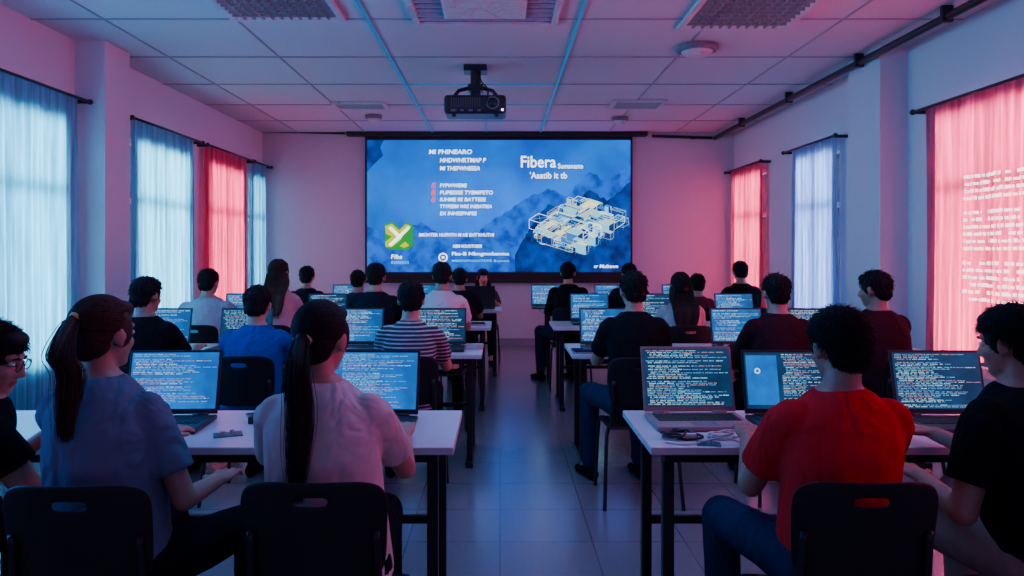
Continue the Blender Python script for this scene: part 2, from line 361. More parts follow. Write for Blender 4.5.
for k_ in range(9):
    t=-6+k_*1.5; stroke(bm,[iso(t,6,-.6),iso(t,6,-1.6)],.3,dd,2); stroke(bm,[iso(6,t,-.6),iso(6,t,-1.6)],.3,dd,2)
obj('slide_drawing',bm,[M['ewhite'],M['ecyan'],M['esteel'],M['edeep'],M['eyel'],M['epale']],img)
# emblem
bm=bmesh.new(); e=DS-.006
poly(bm,[(385,224),(393,222),(400,229),(407,222),(413,225),(413,246),(408,250),(390,250),(385,246)],e,0)
poly(bm,[(385,226),(392,223.5),(401,232),(395,238),(386,234)],e-.0006,1); poly(bm,[(385,242),(396,233),(406,224),(411,226),(403,238),(392,247),(386,247)],e-.0012,1)
poly(bm,[(399,236),(405,231),(413,239),(413,244),(407,248)],e-.0018,0)
poly(bm,[(388,228),(391.5,226.5),(402,237),(399.5,239.5)],e-.0024,2); poly(bm,[(388.5,244.5),(397,236.5),(408.5,226),(410,228),(399,239.5),(391,246.5)],e-.003,2); poly(bm,[(399.5,246),(405,241.5),(409.5,245.5),(404,248)],e-.0036,1)
obj('slide_emblem',bm,[M['egreen'],M['elime'],M['ewhite']],img)
bm=bmesh.new(); stroke(bm,[(443+4*math.cos(2*PI*i/18),257.5+4*math.sin(2*PI*i/18)) for i in range(19)],1.3,DS-.006,0); stroke(bm,[(441.7,257.5),(444.3,257.5)],2.4,DS-.0065,0); obj('slide_icon',bm,M['ewhite'],img)
def text(s,u0,v0,u1,v1,m,bold=.0,d=DS-.030,sh=.12):
    cu=bpy.data.curves.new('t','FONT'); cu.body=s; cu.offset=bold*.4; cu.resolution_u=3; cu.shear=sh
    o=bpy.data.objects.new('t',cu); C.objects.link(o); dg=bpy.context.evaluated_depsgraph_get(); dg.update()
    me=bpy.data.meshes.new_from_object(o.evaluated_get(dg)); bpy.data.objects.remove(o)
    xs=[v.co.x for v in me.vertices]; ys=[v.co.y for v in me.vertices]; a=P(u0,v1,d); b=P(u1,v0,d)
    for v in me.vertices:
        fx=(v.co.x-min(xs))/(max(xs)-min(xs)); fy=(v.co.y-min(ys))/(max(ys)-min(ys))
        v.co=V((a.x+(b.x-a.x)*fx,d,a.z+(b.z-a.z)*fy))
    me.materials.clear(); mobj('slide_text',me,[m],img)
W=M['ewhite']
text('Fibera',521,156,556,167.5,W,.018,sh=0); text('Sumanaste',558,163.5,583,168.5,W,.01,sh=0); text("'Aaatib it tb",530,172,567,178.5,W,.012,sh=0)
text('MI PHINEARO',429,149.6,472,154,W,.025); text('HHDWHRTMAP P',440,158,486,162.4,W,.025); text('MI THEFWHEEEA',440,166.2,480,170.4,W,.025)
text('FYPWWEME',440,183.6,467,187.4,W,.025); text('PUPEESEE TYEMIPETO',440,190.6,493,194.4,W,.025); text('IUHME IIE BATTEEE',440,197.6,486,201.3,W,.025)
text('TTYPEEIM WRE INSBATREA',440,204.6,492,208.2,W,.025); text('EX INHEEPNPEE',440,211.6,477,215.2,W,.025)
text("IMOHTER HUPHTH M HE EHT'RHUTHI",419,233,494,236.6,W,.02); text('HEM HOUNTOBER',453,244.5,482,247.8,W,.02)
text('Fibs',391,254.5,402,258.8,W,.02); text('INSREEKS',391,261,409,264,M['ecyan'],.01)
text('Fbs-B Nbngmnbanms',452,252,509,256.4,W,.02,sh=0); text('MBENIPHANTERE Brynoti',452,259.5,509,262.8,M['ecyan'],.01,sh=0)
text('sr Maibtnm',594,264.5,618,268,W,.01)
for v in (183,190,197): text('E',431.5,v,436,v+5,M['ered'],.06)
# rails on front wall / conduit
bm=bmesh.new(); a=P(258,131,YF-.05); b=P(345,133,YF-.05); cyl(bm,a,b,.022,10); box2(bm,(a.x+.1,YF-.05,a.z-.015),(a.x+.14,YF,a.z+.015)); tag(obj('rail',bm,M['rod'],None,True),'thin black rail left of the projection screen at ceiling height','rail')
bm=bmesh.new(); a=P(652,136,YF-.05); b=P(712,138,YF-.05); cyl(bm,a,b,.022,10); box2(bm,(b.x-.3,YF-.05,b.z-.015),(b.x-.26,YF,b.z+.015)); tag(obj('rail',bm,M['rod'],None,True),'thin black rail right of the projection screen at ceiling height','rail')
pc=emp('conduit','long black conduit running along the right wall under the ceiling','pipe',(0,0,0))
bm=bmesh.new(); cyl(bm,(3.2,0,3.09),(3.2,YF-.02,3.09),.03,12); obj('pipe',bm,M['rod'],pc,True)
for y in (5.3,6.6,8.2,9.8):
    bm=bmesh.new(); box2(bm,(3.16,y-.02,3.05),(3.24,y+.02,ZC)); obj('clamp',bm,M['rod'],pc,bevel=.005)
# ceiling fixtures
def vent(name,label,cat,x0,y0,x1,y1,n,m,cross=False):
    cxx,cyy=(x0+x1)/2,(y0+y1)/2; t=emp(name,label,cat,(cxx,cyy,ZC)); w,l=(x1-x0)/2,(y1-y0)/2; f=.05
    bm=bmesh.new()
    for s in (-1,1):
        box2(bm,(s*w,-l,-.03),(s*(w-f),l,0)); box2(bm,(-w+f,s*l,-.03),(w-f,s*(l-f),0))
    obj('frame',bm,M['white'],t,bevel=.006)
    bm=bmesh.new(); box2(bm,(-w+f,-l+f,-.006),(w-f,l-f,-.002)); obj('backing',bm,m,t)
    bm=bmesh.new()
    for i in range(1,n):
        y=-l+f+(2*l-2*f)*i/n; box(bm,(0,y,-.018),(2*w-2*f,.014,.026))
    if cross:
        for i in range(1,n):
            x=-w+f+(2*w-2*f)*i/n; box(bm,(x,0,-.019),(.014,2*l-2*f,.024))
    obj('louvre',bm,M['grille'] if not cross else M['rim'],t)
    return t
M['panel']=em('light_panel',(.65,.65,.9),.55)
vent('ceiling_light','square louvred ceiling panel at top left of the room','ceiling light',-2.02,4.65,-1.16,5.58,11,M['panel'],True)
vent('ceiling_light','square louvred ceiling panel at top right of the room','ceiling light',1.38,4.75,2.24,5.8,11,M['panel'],True)
ac=vent('air_conditioner','square cassette air conditioner set in the ceiling nearer than the projector','air conditioner',-.66,4.7,.44,5.7,9,M['dark'])
bm=bmesh.new(); box2(bm,(-.3,-.28,-.04),(.3,.28,-.03)); obj('intake_panel',bm,M['white'],ac,bevel=.01)
vent('ceiling_vent','small slotted ceiling vent left of the projector','vent',-2.0,8.7,-1.35,9.1,5,M['dark'])
vent('ceiling_vent','small slotted ceiling vent right of the projector','vent',1.32,8.6,1.95,9.1,5,M['dark'])
def disc(name,label,cat,x,y,r):
    t=emp(name,label,cat,(x,y,ZC)); bm=bmesh.new()
    rs=[(r,0),(r,-.03),(r*.9,-.05)]; loft(bm,[[V((a*math.cos(i*PI/16),a*math.sin(i*PI/16),z)) for i in range(32)] for a,z in rs]); obj('rim',bm,M['rim'],t,bevel=.004)
    bm=bmesh.new(); ell(bm,(0,0,-.05),(r*.74,r*.74,.045),seg=28); obj('dome',bm,M['white'],t,True)
disc('ceiling_fixture','round white domed ceiling fixture right of the projector','ceiling fixture',1.69,6.35,.18)
disc('downlight','small round downlight in the ceiling far left of the screen','downlight',-1.64,9.6,.11)
disc('downlight','small round downlight in the ceiling above the screen right edge','downlight',1.58,9.75,.11)
# projector
pj=emp('projector','black projector hanging from the ceiling on a short pole','projector',(-.233,6.9,2.78))
bm=bmesh.new(); box(bm,(0,.16,0),(.58,.36,.175)); obj('body',bm,M['projector'],pj,bevel=.03)
bm=bmesh.new()
for i in range(13): box(bm,(-.22+.022*i,-.022,.015),(.010,.01,.09))
obj('vent_grille',bm,M['slot'],pj)
for i,w in enumerate((.05,.03,.04,.03)):
    bm=bmesh.new(); box(bm,(-.2+.08*i,-.022,-.06),(w,.01,.018)); obj('port',bm,M['rim'],pj)
bm=bmesh.new(); tube(bm,[V((.165+.055*math.cos(2*PI*i/24),-.026,.01+.055*math.sin(2*PI*i/24))) for i in range(25)],.009,8); obj('fan_ring',bm,M['rim'],pj,True)
bm=bmesh.new(); cyl(bm,(.165,-.027,.01),(.165,-.01,.01),.05,24); obj('fan_opening',bm,M['lens'],pj,True)
bm=bmesh.new(); cyl(bm,(-.13,.33,0),(-.13,.4,0),.07,24); obj('lens',bm,M['lens'],pj,True)
bm=bmesh.new(); ell(bm,(.255,-.022,-.055),(.011,.008,.011)); obj('indicator_light',bm,M['led'],pj,True)
for s in (-1,1):
    bm=bmesh.new(); tube(bm,[(s*.04,.16,.19),(s*.16,.16,.16),(s*.22,.16,.085)],.018,8); obj('mount_arm',bm,M['rod'],pj)
    bm=bmesh.new(); cyl(bm,(s*.2,.05,-.085),(s*.2,.05,-.112),.02,12); obj('foot',bm,M['rod'],pj)
bm=bmesh.new(); cyl(bm,(0,.16,.1),(0,.16,.375),.05,14); box(bm,(0,.16,.18),(.14,.12,.06)); obj('pole',bm,M['rod'],pj)
bm=bmesh.new(); box(bm,(0,.16,.36),(.22,.2,.06)); obj('mount_plate',bm,M['rod'],pj,bevel=.006)
bm=bmesh.new(); tube(bm,bez([(.06,-.02,-.05),(.1,-.1,-.03),(.12,-.06,.12),(.05,.1,.25),(.05,.13,.385)]),.007,6); obj('cable',bm,M['rod'],pj,True)
# ------------------------------------------------------------------ tables
def make_table(L,label):
    t=emp('table',label,'table',(0,0,0),0,'white topped tables'); D=.59
    bm=bmesh.new(); box2(bm,(0,0,.712),(L,D,.74)); obj('tabletop',bm,M['top'],t,bevel=.004)
    bm=bmesh.new(); 
    for y in (.07,D-.07): box2(bm,(.06,y-.015,.672),(L-.06,y+.015,.712))
    for x in (.08,L-.08): box2(bm,(x-.015,.07,.672),(x+.015,D-.07,.712))
    obj('under_frame',bm,M['blackmetal'],t)
    for x in (.08,L-.08):
        for y in (.1,D-.1):
            bm=bmesh.new(); box2(bm,(x-.02,y-.02,.03),(x+.02,y+.02,.69)); obj('leg',bm,M['blackmetal'],t,bevel=.004)
        bm=bmesh.new(); box2(bm,(x-.025,.01,0),(x+.025,D-.01,.035)); obj('foot_bar',bm,M['blackmetal'],t,bevel=.006)
    bm=bmesh.new(); box2(bm,(.1,D-.1-.012,.3),(L-.1,D-.1+.012,.33)); obj('stretcher',bm,M['blackmetal'],t)
    return t
lt=make_table(2.6,'white topped table nearest the camera on the left side')
rt=make_table(2.4,'white topped table nearest the camera on the right side')
rows=[2.55,4.8,6.5,8.3]; od=['','second','third','fourth']
lt.location=(-2.76,rows[0],0); rt.location=(.52,rows[0],0)
for i in (1,2,3):
    c=copy_tree(lt); c.location=((0,-2.72,-2.68,-2.58)[i],rows[i],0); c['label']='white topped table %s from the camera, left of the aisle'%od[i]
    c=copy_tree(rt); c.location=(.47,rows[i],0); c['label']='white topped table %s from the camera, right of the aisle'%od[i]
# ------------------------------------------------------------------ laptops
def code(bm,w,h,rows,seed,x00=0,cols=60):
    R=random.Random(seed); rh=h/rows; cw=w/cols; ind=0
    for r in range(rows):
        if R.random()<.08: continue
        ind=max(0,min(4,ind+R.choice((-1,0,0,1)))); z=h-rh*(r+.85); x=x00+cw+ind*cw*2; end=x00+(w-x00)*R.uniform(.35,.97); mi=R.choice((0,0,1,1,2,3))
        while x<end:
            n=R.randint(2,8)
            if R.random()<.4: mi=R.choice((0,0,1,1,2,2,3,3))
            for k in range(n):
                if x>w-cw: break
                a=rh*R.uniform(.30,.52); q=[bm.verts.new(p) for p in ((x,-.0012,z),(x+cw*.68,-.0012,z),(x+cw*.68,-.0012,z+a),(x,-.0012,z+a))]
                f=bm.faces.new(q); f.material_index=mi; x+=cw
            x+=cw*R.choice((1,1,2))
def laptop(x,y,rz,label,body='lapdark',disp='disp',rows=17,seed=1,w=.365,lh=.255,tilt=14,emblem=False,cols=60):
    t=emp('laptop',label,'laptop',(x,y,.7402),rz,'open laptops'); b=M[body]
    bm=bmesh.new(); box2(bm,(-w/2,-.125,.002),(w/2,.125,.02)); obj('base',bm,b,t,bevel=.006)
    bm=bmesh.new(); kw=(w-.05)/13
    for r in range(5):
        for c_ in range(13):
            x0=-w/2+.025+c_*kw; y0=-.03+r*.024; box2(bm,(x0+.0015,y0+.0015,.0195),(x0+kw-.0015,y0+.0225,.0225))
    obj('keyboard',bm,M['key'],t)
    bm=bmesh.new(); box2(bm,(-.05,-.112,.0195),(.05,-.042,.0207)); obj('touchpad',bm,M['rim'],t)
    T=Matrix.Translation((0,.118,.024))@Matrix.Rotation(math.radians(-tilt),4,'X')
    bm=bmesh.new(); box2(bm,(-w/2,0,0),(w/2,.008,lh)); bmesh.ops.transform(bm,matrix=T,verts=bm.verts[:]); lid=obj('lid',bm,b,t,bevel=.003)
    for s in (-1,1):
        bm=bmesh.new(); cyl(bm,(s*w*.32-.03,.12,.021),(s*w*.32+.03,.12,.021),.007,10); obj('hinge',bm,b,t,True)
    bz=.010
    rect=lambda bm,x0,z0,x1,z1,y: bm.faces.new([bm.verts.new(p) for p in ((x0,y,z0),(x1,y,z0),(x1,y,z1),(x0,y,z1))])
    bm=bmesh.new(); rect(bm,-w/2+bz,.020,w/2-bz,lh-bz,-.0008)
    bmesh.ops.transform(bm,matrix=T,verts=bm.verts[:]); ds=obj('display',bm,M[disp],t)
    dw=w-2*bz-.01; x00=dw*.42 if emblem else 0
    bm=bmesh.new(); code(bm,dw,lh-bz-.03,rows,seed,x00,cols)
    bmesh.ops.transform(bm,matrix=T@Matrix.Translation((-w/2+bz+.005,-.0006,.026)),verts=bm.verts[:])
    obj('code_text',bm,[M['tx1'],M['tx2'],M['tx3'],M['tx4']],ds)
    if emblem:
        bm=bmesh.new(); rect(bm,-w/2+bz+.006,.035,-w/2+bz+.13,lh-bz-.012,-.0014); bmesh.ops.transform(bm,matrix=T,verts=bm.verts[:]); obj('side_panel',bm,M['dispbright'],ds)
        bm=bmesh.new(); ccx,ccz=-w/2+bz+.05,lh-.085
        for i in range(24):
            a0,a1=2*PI*i/24,2*PI*(i+1)/24
            bm.faces.new([bm.verts.new((ccx+r*math.cos(a),-.002,ccz+r*math.sin(a))) for r,a in ((.006,a0),(.012,a0),(.012,a1),(.006,a1))])
        bmesh.ops.remove_doubles(bm,verts=bm.verts[:],dist=1e-5); bmesh.ops.transform(bm,matrix=T,verts=bm.verts[:]); obj('round_emblem',bm,M['tx1'],ds)
    return t
A=2.84
laptop(-1.31,A,.05,'dark laptop with bright blue screen in front of the brown ponytail','lapdark','dispbright',33,1,cols=84)
laptop(-.515,A,-.05,'dark laptop beside the black ponytail on the near left table','lapdark','dispbright',34,2,cols=84)
laptop(.775,A+.05,.02,'pinkish grey framed laptop at the aisle end of the near right table','lapgrey','disp',32,3,tilt=16,w=.375,lh=.265,cols=84)
laptop(1.16,A,-.04,'dark laptop half hidden by the red shirt, with a blue side panel','lapdark','disp',33,4,emblem=True,cols=84)
laptop(1.765,A,-.03,'dark laptop right of the red shirt on the near right table','lapdark','disp',33,5,cols=84)
B=5.04
for i,(x,s,l) in enumerate([(-1.0,6,'laptop between the blue shirt and the striped shirt'),(-1.78,7,'laptop left of the blue shirt in the second row'),(-2.35,17,'laptop in front of the man in black at far left'),(-.42,26,'laptop in front of the striped shirt'),
    (.74,8,'laptop in front of the black shirt man by the aisle'),(1.66,9,'laptop just left of the maroon shirt in the second row'),(2.2,10,'laptop between the two dark maroon shirts')]):
    laptop(x,B,0,l,'lapdark','dispblue' if i in (0,2,4,5) else 'disp',21,s)
Cc=6.8
for i,(x,s,l) in enumerate([(-1.62,11,'laptop in front of the long brown hair in the third row'),(-2.4,20,'laptop in front of the light grey shirt'),(-.76,12,'laptop between the charcoal and white shirts in the third row'),(.84,13,'laptop at the aisle end of the third right table'),(1.42,14,'laptop in front of the long hair and pale top'),(2.2,15,'laptop right of the long hair in the third row')]):
    laptop(x,Cc,0,l,'lapdark','dispblue' if i%2 else 'disp',16,s)
Dd=8.6
for i,(x,s,l) in enumerate([(-1.8,16,'laptop between the two leftmost heads of the farthest row'),(-.9,18,'laptop left of the dark shirt in the farthest left row'),(.55,19,'laptop by the aisle on the farthest right table'),(1.3,21,'laptop on the farthest right table behind the aisle man'),(2.1,22,'laptop near the right end of the farthest right table')]):
    laptop(x,Dd,0,l,'lapdark','dispblue',13,s)
laptop(-.24,8.64,PI,'laptop facing away on the farthest left table','lapdark','dispblue',13,23)
# ------------------------------------------------------------------ chair
def make_chair():
    t=emp('chair','x','chair',(0,0,0),0,'black stacking chairs'); pl=M['plastic']
    bm=bmesh.new(); n=8; g=[]
    for i in range(n+1):
        u=-1+2*i/n; r=[]
        for j in range(n+1):
            v=-1+2*j/n; w=.205*(1-.06*max(0,-v)); z=.446-.012*(1-u*u)*(1-.5*v*v)-.03*max(0,v-.6)*2.2
            r.append(bm.verts.new((u*w,v*.2,z)))
        g.append(r)
    for i in range(n):
        for j in range(n): bm.faces.new((g[i][j],g[i+1][j],g[i+1][j+1],g[i][j+1]))
    o=obj('seat',bm,pl,t,True); s=o.modifiers.new('s','SOLIDIFY'); s.thickness=.014; s.offset=-1; q=o.modifiers.new('b','SUBSURF'); q.levels=q.render_levels=1
    bm=bmesh.new(); nu=13; vs=[0,.12,.25,.4,.55,.68,.78,.855,.92,1]; nv=len(vs)-1; g=[]
    for i in range(nu+1):
        u=-1+2*i/nu; r=[]
        for v in vs:
            rc=1-.10*max(0,(abs(v-.5)*2))**6
            r.append(bm.verts.new((u*.194*rc*(1-.06*(1-v)),-.205-.035*v+.04*u*u,.55+.285*v-.02*abs(u)**6*(1 if v>.5 else -1)*abs(v-.5)*2)))
        g.append(r)
    for i in range(nu):
        for j in range(nv):
            if j==6 and 5<=i<=7: continue
            bm.faces.new((g[i][j],g[i+1][j],g[i+1][j+1],g[i][j+1]))
    o=obj('backrest',bm,pl,t,True); s=o.modifiers.new('s','SOLIDIFY'); s.thickness=.009; s.offset=0; q=o.modifiers.new('b','SUBSURF'); q.levels=q.render_levels=2
    for s in (-1,1):
        bm=bmesh.new(); tube(bm,bez([(s*.17,.1,.425),(s*.185,.16,.41),(s*.195,.175,.36),(s*.21,.2,0)],6),.011,10); obj('leg',bm,M['blackmetal'],t,True)
        bm=bmesh.new(); tube(bm,bez([(s*.17,-.08,.425),(s*.185,-.15,.41),(s*.195,-.17,.36),(s*.215,-.24,0)],6),.011,10); obj('leg',bm,M['blackmetal'],t,True)
        bm=bmesh.new(); tube(bm,bez([(s*.165,-.1,.425),(s*.17,-.17,.44),(s*.165,-.185,.56),(s*.16,-.203,.7)],6),.011,10); obj('back_post',bm,M['blackmetal'],t,True)
    for y in (-.12,.12):
        bm=bmesh.new(); cyl(bm,(-.185,y,.42),(.185,y,.42),.009,10); obj('crossbar',bm,M['blackmetal'],t,True)
    return t
CH0=make_chair(); used=[False]
def chair(x,y,rz,label):
    if used[0]: c=copy_tree(CH0)
    else: c=CH0; used[0]=True
    c.location=(x,y,0); c.rotation_euler=(0,0,rz); c['label']=label
# ------------------------------------------------------------------ people
def ik(S,Wt,l1,l2,pole):
    d=Wt-S; L=min(d.length,(l1+l2)*.995); dn=d.normalized(); a=(l1*l1-l2*l2+L*L)/(2*L); h=math.sqrt(max(0,l1*l1-a*a))
    p=pole-dn*pole.dot(dn); p.normalize(); return S+dn*a+p*h, S+dn*L
HS=.915
def person(label,u,v,d,shirt,chairlabel,fem=False,hair='short',hm='hair',pants='darkpants',yaw=0,hy=0,hp=-8,sleeve='short',legyaw=(0,0),near=False,hands=None,skin='skin',wide=.93,knee=.53,
           tie=None,glasses=False,seed=0,chairyaw=None,lean=.09,top=None,lat=0,tz=.04,tail=.36,tfac=.5,slv=.7):
    R=random.Random(seed+int(u)); yaw=math.radians(yaw); hoff=.03+lean
    hd=d+hoff; ht=top if top else CH-(v-250)*hd/F; hx=(u-500)*hd/F
    ry=Matrix.Rotation(yaw,3,'Z'); off=ry@V((lat,hoff,0)); loc=V((hx-off.x,hd-off.y,0))
    E=emp('person',label,'person',loc,yaw,'people seated at laptops'); dz=ht-1.27
    vox=.0065 if near else .0095
    def Z(z): return z+dz*min(1,max(0,(z-.5)/.5))
    def yc(z): return lean*max(0,(z-.5)/.55)**1.3
    def xc(z): return lat*max(0,min(1.1,(z-.5)/.6))
    secs=[(.465,.15,.10),(.52,.172,.122),(.60,.163,.118),(.70,.148,.108),(.80,.158,.112),(.90,.168,.114),(.96,.160,.104),(1.00,.126,.090),(1.035,.084,.070),(1.06,.056,.054)]
    if fem: secs=[(z,(a*.98 if z<.63 else a*.87),b*.95) for z,a,b in secs]
    secs=[(z,a*wide,b) for z,a,b in secs]
    def torso(bm,inf,zmin=0,zmax=2,extra=None,loose=False):
        rs=[]
        for z,a,b in secs+([extra] if extra else []):
            if (z<zmin or z>zmax) and not (extra and z==extra[0]): continue
            if loose and .5<z<.93: a=max(a,(.150 if fem else .162)*wide); b=max(b,.117)+(.006 if z<.75 else 0)
            rs.append([V((xc(z)+(a+inf)*math.copysign(abs(math.cos(t))**.85,math.cos(t)),yc(z)+(b+inf)*math.copysign(abs(math.sin(t))**.85,math.sin(t)),Z(z))) for t in [2*PI*i/28 for i in range(28)]])
        loft(bm,rs)
    H=V((lat,hoff,Z(1.166))); MH=Matrix.Translation(H)@Matrix.Rotation(math.radians(hy),4,'Z')@Matrix.Rotation(math.radians(hp),4,'X')@Matrix.Scale(HS,4); RH=MH.to_3x3()
    hp_=lambda *c: MH@V(c)
    sx=(.142 if fem else .163)*wide; sr=.048 if fem else .055; sz=.955
    bm=bmesh.new(); torso(bm,0)
    arms=[]
    hs=hands or {}
    for s in (-1,1):
        S=V((s*sx+xc(sz),yc(sz),Z(sz))); Wt=V(hs.get(s,(s*.15,.475,.785))); E_,Wt=ik(S,Wt,.275,.25,V((s*.36,-.3,-.85))); arms.append((s,S,E_,Wt))
        k=.84 if fem else .95
        cap(bm,S,E_,.050*k,.040*k); cap(bm,E_,Wt,.041*k,.026*k)
        dn=(Wt-E_).normalized(); dn=V((dn.x*.7-s*.05,dn.y,dn.z*.3)).normalized(); up=V((0,0,1)); sd=dn.cross(up).normalized()*s; up=sd.cross(dn)*(1 if sd.cross(dn).z>0 else -1)
        rs=[]
        for t,w_,h_ in ((-.01,.024,.02),(.02,.033,.017),(.05,.040,.015),(.082,.040,.012),(.092,.034,.008)):
            c=Wt+dn*t; rs.append([c+sd*w_*math.cos(a)+up*h_*math.sin(a) for a in [2*PI*i/12 for i in range(12)]])
        loft(bm,rs)
        for i,(o_,ln) in enumerate(((-.031,.068),(-.0105,.078),(.0105,.074),(.031,.058))):
            o2=-o_; p0=Wt+dn*.078+sd*o2; f1=(dn+sd*o2*2.2+up*.05).normalized(); p1=p0+f1*ln*.5; p2=p1+(f1-up*.45).normalized()*ln*.36; p3=p2+(f1-up*.9).normalized()*ln*.28
            cap(bm,p0,p1,.0095,.009,8); cap(bm,p1,p2,.009,.008,8); cap(bm,p2,p3,.008,.007,8)
        p0=Wt+dn*.02-sd*.026; p1=p0+(dn*.7-sd*.75-up*.1).normalized()*.04; p2=p1+(dn*.95-sd*.25-up*.15).normalized()*.034
        cap(bm,p0,p1,.013,.0105,8); cap(bm,p1,p2,.0105,.0085,8)
    legs=[]
    for s in (-1,1):
        hip=V((s*.088,.0,.54)); ly=math.radians(legyaw[0 if s<0 else 1]); rl=Matrix.Rotation(ly,3,'Z')
        K=hip+rl@V((s*.02,.42,0)); K.z=knee; A_=K+rl@V((0,-.03,0)); A_.z=.095; A_.x+=s*.01
        legs.append((s,hip,K,A_,rl)); cap(bm,hip,K,.080,.056); cap(bm,K,A_,.054,.036); cap(bm,A_,A_+rl@V((0,.1,-.05)),.034,.028)
    # neck and head
    cap(bm,(xc(1.02),yc(1.02)-.005,Z(1.02)),hp_(0,-.02,-.05),.053 if not fem else .045,.049 if not fem else .042)
    E3=lambda c,r,rot=None: ell(bm,hp_(*c),r,RH if rot is None else RH@rot)
    E3((0,-.012,.02),(.075,.093,.092)); E3((0,.028,-.035),(.060,.062,.078)); E3((0,.052,-.088),(.036,.034,.023)); E3((0,.062,.026),(.056,.026,.017))
    E3((0,.02,-.06),(.056,.055,.045)); E3((.034,.052,-.028),(.026,.03,.025)); E3((-.034,.052,-.028),(.026,.03,.025))
    cap(bm,hp_(0,.084,.012),hp_(0,.104,-.030),.0085*HS,.0125*HS,10); E3((.011,.094,-.034),(.008,.010,.007)); E3((-.011,.094,-.034),(.008,.010,.007))
    E3((0,.082,-.058),(.022,.012,.0055)); E3((0,.080,-.067),(.019,.012,.006))
    for s in (-1,1):
        rt_=Matrix.Rotation(s*-.35,3,'Z'); E3((s*.080,-.008,-.008),(.009,.020,.031),rt_); E3((s*.077,.0,-.034),(.007,.009,.011),rt_)
    me=remeshed(bm,vox,2)
    MI=MH.inverted(); me_body=mobj('body',me,[M[skin],M['lip']],E)
    for p in me.polygons:
        c=MI@p.center
        if c.y>.078 and abs(c.x)<.024 and -.074<c.z<-.052: p.material_index=1
    # eyes
    for s in (-1,1):
        bm=bmesh.new(); ell(bm,hp_(s*.030,.0745,.004),(.0145,.0115,.009),RH,14,10); ell(bm,hp_(s*.030,.083,.004),(.0062,.0045,.0062),RH,10,8,1); obj('eye',bm,[M['eyewhite'],M['iris']],E,True)
        if near:
            bm=bmesh.new(); tube(bm,[hp_(s*.014,.088,.021),hp_(s*.03,.087,.027),hp_(s*.047,.076,.022)],[.003,.004,.002],6); obj('eyebrow',bm,M[hm],E,True)
    if glasses:
        bm=bmesh.new()
        for s in (-1,1):
            cc=[hp_(s*.031+.023*math.cos(a),.098,.002+.018*math.sin(a)) for a in [2*PI*i/20 for i in range(21)]]; tube(bm,cc,.0018,6)
            tube(bm,[hp_(s*.054,.096,.006),hp_(s*.075,.08,.008),hp_(s*.085,.0,.008),hp_(s*.082,-.02,-.005)],.0018,6)
        tube(bm,[hp_(-.008,.099,.006),hp_(0,.102,.008),hp_(.008,.099,.006)],.0018,6)
        obj('glasses',bm,M['rod'],E,True)
    # shirt
    bm=bmesh.new(); torso(bm,.012,.46,1.04,(1.050,.053*wide,.051),True); k=.86 if fem else .96
    for s,S,E_,Wt in arms:
        ell(bm,S+V((-s*.014,0,-.004)),(sr+.012,sr+.012,sr+.011))
        if sleeve=='short':
            e=S+(E_-S)*slv; cap(bm,S,e,(.052+.013)*k,(.052+.016)*k,18,True)
        else:
            cap(bm,S,E_,.064*k,.052*k,18); cap(bm,E_,E_+(Wt-E_)*.93,.052*k,.037*k,18)
    mobj('shirt',remeshed(bm,vox,5,.012,R.randint(0,2)),[M[shirt]],E)
    # trousers
    bm=bmesh.new(); torso(bm,.010,.46,.61)
    for s,hip,K,A_,rl in legs:
        ell(bm,hip,(.088,.1,.083)); cap(bm,hip,K,.086,.066,18); cap(bm,K,A_+V((0,0,.01)),.064,.05,18)
    mobj('trousers',remeshed(bm,vox+.002,2,.012,R.randint(0,2)),[M[pants]],E)
    for s,hip,K,A_,rl in legs:
        rs=[]; b0=V((A_.x,A_.y,0))
        for y,w_,h_ in ((-.075,.012,.03),(-.062,.033,.07),(-.02,.038,.085),(.04,.042,.075),(.10,.046,.055),(.15,.044,.045),(.185,.030,.036),(.198,.010,.02)):
            rs.append([b0+rl@V((w_*math.cos(a),y,max(0,h_*.5+h_*.55*math.sin(a)))) for a in [2*PI*i/14 for i in range(14)]])
        bm=bmesh.new(); loft(bm,rs); obj('shoe',bm,M['black'],E,True)
    # hair: smooth cap plus fine strands lying on it
    bm=bmesh.new(); G=lambda c,r: ell(bm,hp_(*c),r,RH)
    cen=V((0,-.016,.031)); rr=V((.083,.099,.092)); cen2=V((0,-.050,-.030)); rr2=V((.067,.056,.056))
    G(cen,rr); G(cen2,rr2); G((0,.046,.080),(.060,.042,.03))
    for s in (-1,1): G((s*.070,.012,.008),(.013,.028,.042) if hair=='short' else (.015,.036,.052))
    nx=[]
    backy=lambda z: yc(z)-.150
    if hair=='long':
        for s in (-1,0,1):
            a=MH@V((s*.06,-.04+.012*abs(s),-.01)); z2=H.z-.15; pts=[a,V((H.x+s*.068,H.y-.07,H.z-.1)),V((H.x+s*.075,min(H.y-.09,backy(.98)),z2-.02)),V((H.x+s*.064,backy(.9),H.z-.28)),V((H.x+s*.045,backy(.85),H.z-.34))]
            rs=[]
            for i,p in enumerate(bez(pts,5)):
                f=i/20; w_=.043*(1-.5*f*f); rs.append([p+V((w_*math.cos(t),.03*(1-.5*f)*math.sin(t),0)) for t in [2*PI*q/14 for q in range(14)]])
            loft(bm,rs)
        for k_ in range(40):
            s=R.uniform(-1,1); a=MH@V((s*.072,-.05-R.random()*.03,R.uniform(-.02,.05))); nx.append(([a,V((H.x+s*.09,H.y-.1,H.z-.1)),V((H.x+s*.098+R.uniform(-.01,.01),backy(.95)-.010,H.z-.22)),V((H.x+s*.075+R.uniform(-.02,.02),backy(.88)-.006,H.z-.34-R.random()*.03))],.004))
